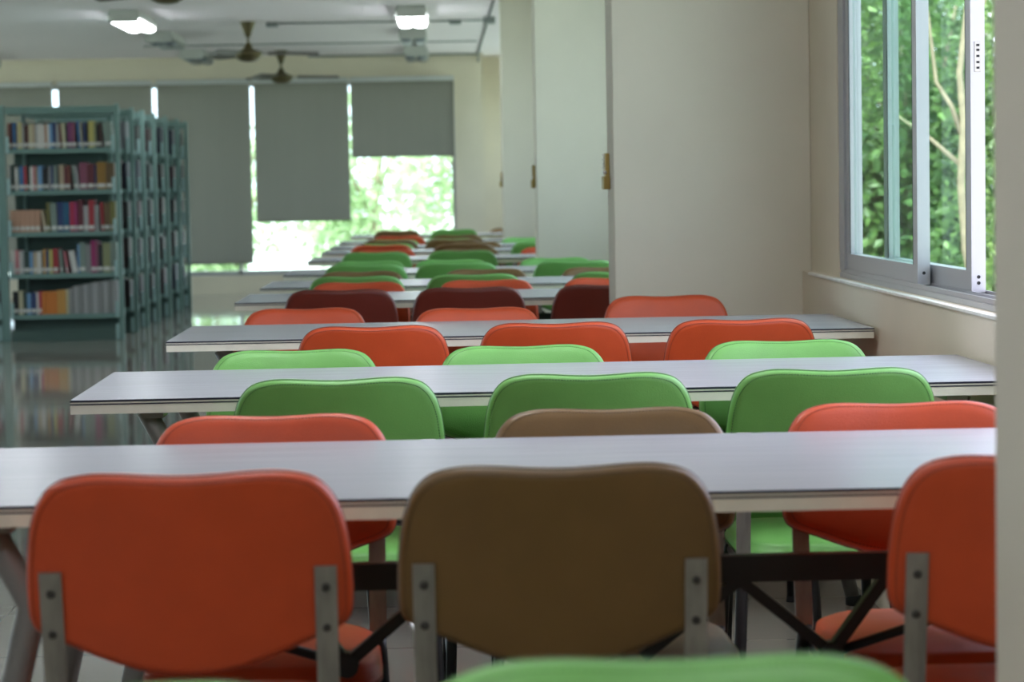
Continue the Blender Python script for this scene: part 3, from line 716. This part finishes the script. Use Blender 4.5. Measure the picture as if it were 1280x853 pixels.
# ------------------------------------------------------------------ outdoors
struct('ground', MB().box(-60, 60, 27.8, 140, -.62, -.5).box(1.5, 60, -25, 27.8, -.62, -.5).box(-60, XL-.3, -25, 27.8, -.62, -.5), M['ground'])
def leaves(k, centres, n, size):
    for i in range(n):
        c, rad = centres[i % len(centres)]
        while True:
            p = Vector((rnd.uniform(-1,1), rnd.uniform(-1,1), rnd.uniform(-1,1)))
            if p.length < 1: break
        p = Vector(c) + Vector((p.x*rad[0], p.y*rad[1], p.z*rad[2]))
        a = Vector((rnd.gauss(0,1), rnd.gauss(0,1), rnd.gauss(0,.5)-.4)).normalized()
        b = a.cross(Vector((rnd.gauss(0,1), rnd.gauss(0,1), rnd.gauss(0,1)))).normalized()
        L = size*rnd.uniform(.6,1.3); W = L*.3; nn = a.cross(b)
        vs = [k.bm.verts.new(q) for q in (p, p+a*L*.4+b*W+nn*W*.3, p+a*L, p+a*L*.4-b*W+nn*W*.3)]
        k._face([vs[0], vs[1], vs[2]]); k._face([vs[0], vs[2], vs[3]])
def tree(loc, trunk, branches, clumps, n, size, lm, label, group, r0=.04):
    r = empty('tree', loc)
    MB().tube(trunk, [r0*(1 - .6*i/(len(trunk)-1)) for i in range(len(trunk))], 8).build('trunk', M['bark'], r)
    for b in branches: MB().tube(b, [r0*.5*(1 - .6*i/(len(b)-1)) for i in range(len(b))], 6).build('branch', M['bark'], r)
    k = MB(); leaves(k, clumps, n, size); f = k.build('foliage', M[lm], r); f['kind'] = 'stuff'
    return tag(r, label, 'tree', group)
TG = 'trees outside the windows'
# slender pale-trunked tree seen through the sliding window
tree((2.83, 13.0, -.5), [(.14,0,0),(.07,0,.5),(.05,0,.9),(-.02,0,1.25),(-.045,0,1.6),(-.03,0,1.95),(-.05,0,2.2),(0,0,2.6),(.05,.05,3.4)],
     [[(-.035,0,1.85),(-.09,.02,2.02),(-.17,.03,2.15),(-.2,.05,2.45),(-.25,.1,2.9)], [(.02,0,1.2),(-.1,0,1.0),(-.2,-.05,.75)], [(-.04,0,1.7),(-.2,.05,1.85),(-.4,.1,2.0)], [(0,0,2.4),(.2,.1,2.8),(.3,.1,3.3)]],
     [((.2,.6,3.4),(1.0,.9,.8)), ((-.5,.9,2.4),(.6,.6,.7)), ((.4,.9,1.2),(.6,.5,.8))], 4200, .075, 'leaf_mid', 'slender tree with a pale crooked trunk seen through the sliding window', TG, .03)
for (x, y, h, rx, n, lm, lab) in [(3.5, 18.5, 4.4, 1.0, 8000, 'leaf_mid', 'bushy green tree behind the pale crooked trunk'),
                                  (5.9, 27.0, 6.0, 1.5, 9000, 'leaf_dark', 'tall dark green tree standing deep in the yard beyond the sliding window'),
                                  (4.55, 22.6, 4.0, 1.1, 7000, 'leaf_mid', 'mid green tree between the darker ones beyond the sliding window'),
                                  (7.6, 36.5, 8.0, 2.4, 9000, 'leaf_dark', 'dark tree at the very back of the yard beyond the sliding window')]:
    tree((x, y, -.5), [(0,0,0),(.05,0,h*.4),(-.04,.05,h*.8)], [[(.04,0,h*.3),(.3*rx,.1,h*.5),(.5*rx,.2,h*.7)], [(.02,0,h*.35),(-.4*rx,-.1,h*.55),(-.6*rx,-.1,h*.75)]],
         [((0,0,h*.6),(rx,rx,h*.42)), ((-.3*rx,0,h*.26),(rx*.8,rx*.8,h*.26)), ((.4*rx,0,h*.28),(rx*.7,rx*.7,h*.28))], int(n*(1.8 if y < 30 else 1)), .085 if y < 12 else .10, lm, lab, TG, .05)
for (x, y, h, rx, n, lm, lab) in [(-3.2, 38.0, 2.6, 1.3, 2500, 'leaf_hazed', 'sunlit pale shrub low beyond the far window, under the third blind'),
                                  (-1.2, 41.0, 3.4, 1.1, 2200, 'leaf_hazed', 'sunlit pale tree beyond the far window, under the short blind'),
                                  (.3, 44.0, 5.0, 1.2, 2200, 'leaf_hazed', 'bright tree beyond the far window next to the cream corner wall')]:
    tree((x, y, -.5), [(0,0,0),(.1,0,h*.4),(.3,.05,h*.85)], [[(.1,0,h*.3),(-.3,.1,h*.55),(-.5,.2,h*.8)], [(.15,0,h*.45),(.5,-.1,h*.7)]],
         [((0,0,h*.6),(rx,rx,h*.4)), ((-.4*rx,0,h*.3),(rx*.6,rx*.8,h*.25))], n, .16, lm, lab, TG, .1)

# ------------------------------------------------------------------ light
wd = bpy.data.worlds.new('World'); sc.world = wd; wd.use_nodes = True
bg = wd.node_tree.nodes['Background']; bg.inputs[0].default_value = (0.86, 0.90, 1.12, 1); bg.inputs[1].default_value = SKY
def portal(x, y, z, sx, sy, rot):
    l = bpy.data.lights.new('portal', 'AREA'); l.shape = 'RECTANGLE'; l.size = sx; l.size_y = sy
    l.cycles.is_portal = True
    o = bpy.data.objects.new('window_portal', l); COL.objects.link(o); o.location = (x, y, z); o.rotation_euler = rot
for a, b in BAYS: portal(1.30, (a+b)/2, (SILL+HEAD)/2, HEAD-SILL, b-a, (0, PI/2, 0))
portal((WXL+WXR)/2, YF+.15, (WZ0+WZ1)/2, WXR-WXL, WZ1-WZ0, (-PI/2, 0, 0))

for a, b in FILL_BAYS: portal(XL-.19, (a+b)/2, 1.45, 2.1, b-a, (0, -PI/2, 0))
sun = bpy.data.lights.new('sun', 'SUN'); sun.energy = SUN; sun.angle = math.radians(2); sun.color = (1.0, 0.96, 0.94)
so = bpy.data.objects.new('sun', sun); COL.objects.link(so)
so.rotation_euler = Vector((0.28, 0.30, -1.0)).to_track_quat('-Z', 'Y').to_euler()

# ------------------------------------------------------------------ render look
sc.view_settings.view_transform = 'Standard'; sc.view_settings.look = 'None'
sc.view_settings.gamma = 1.0; sc.view_settings.exposure = EXPO; sc.view_settings.use_curve_mapping = False
cy = sc.cycles
cy.use_denoising = True
cy.max_bounces = 10; cy.diffuse_bounces = 6; cy.glossy_bounces = 4; cy.transparent_max_bounces = 16
cy.sample_clamp_indirect = 8.0; cy.caustics_reflective = False; cy.caustics_refractive = False
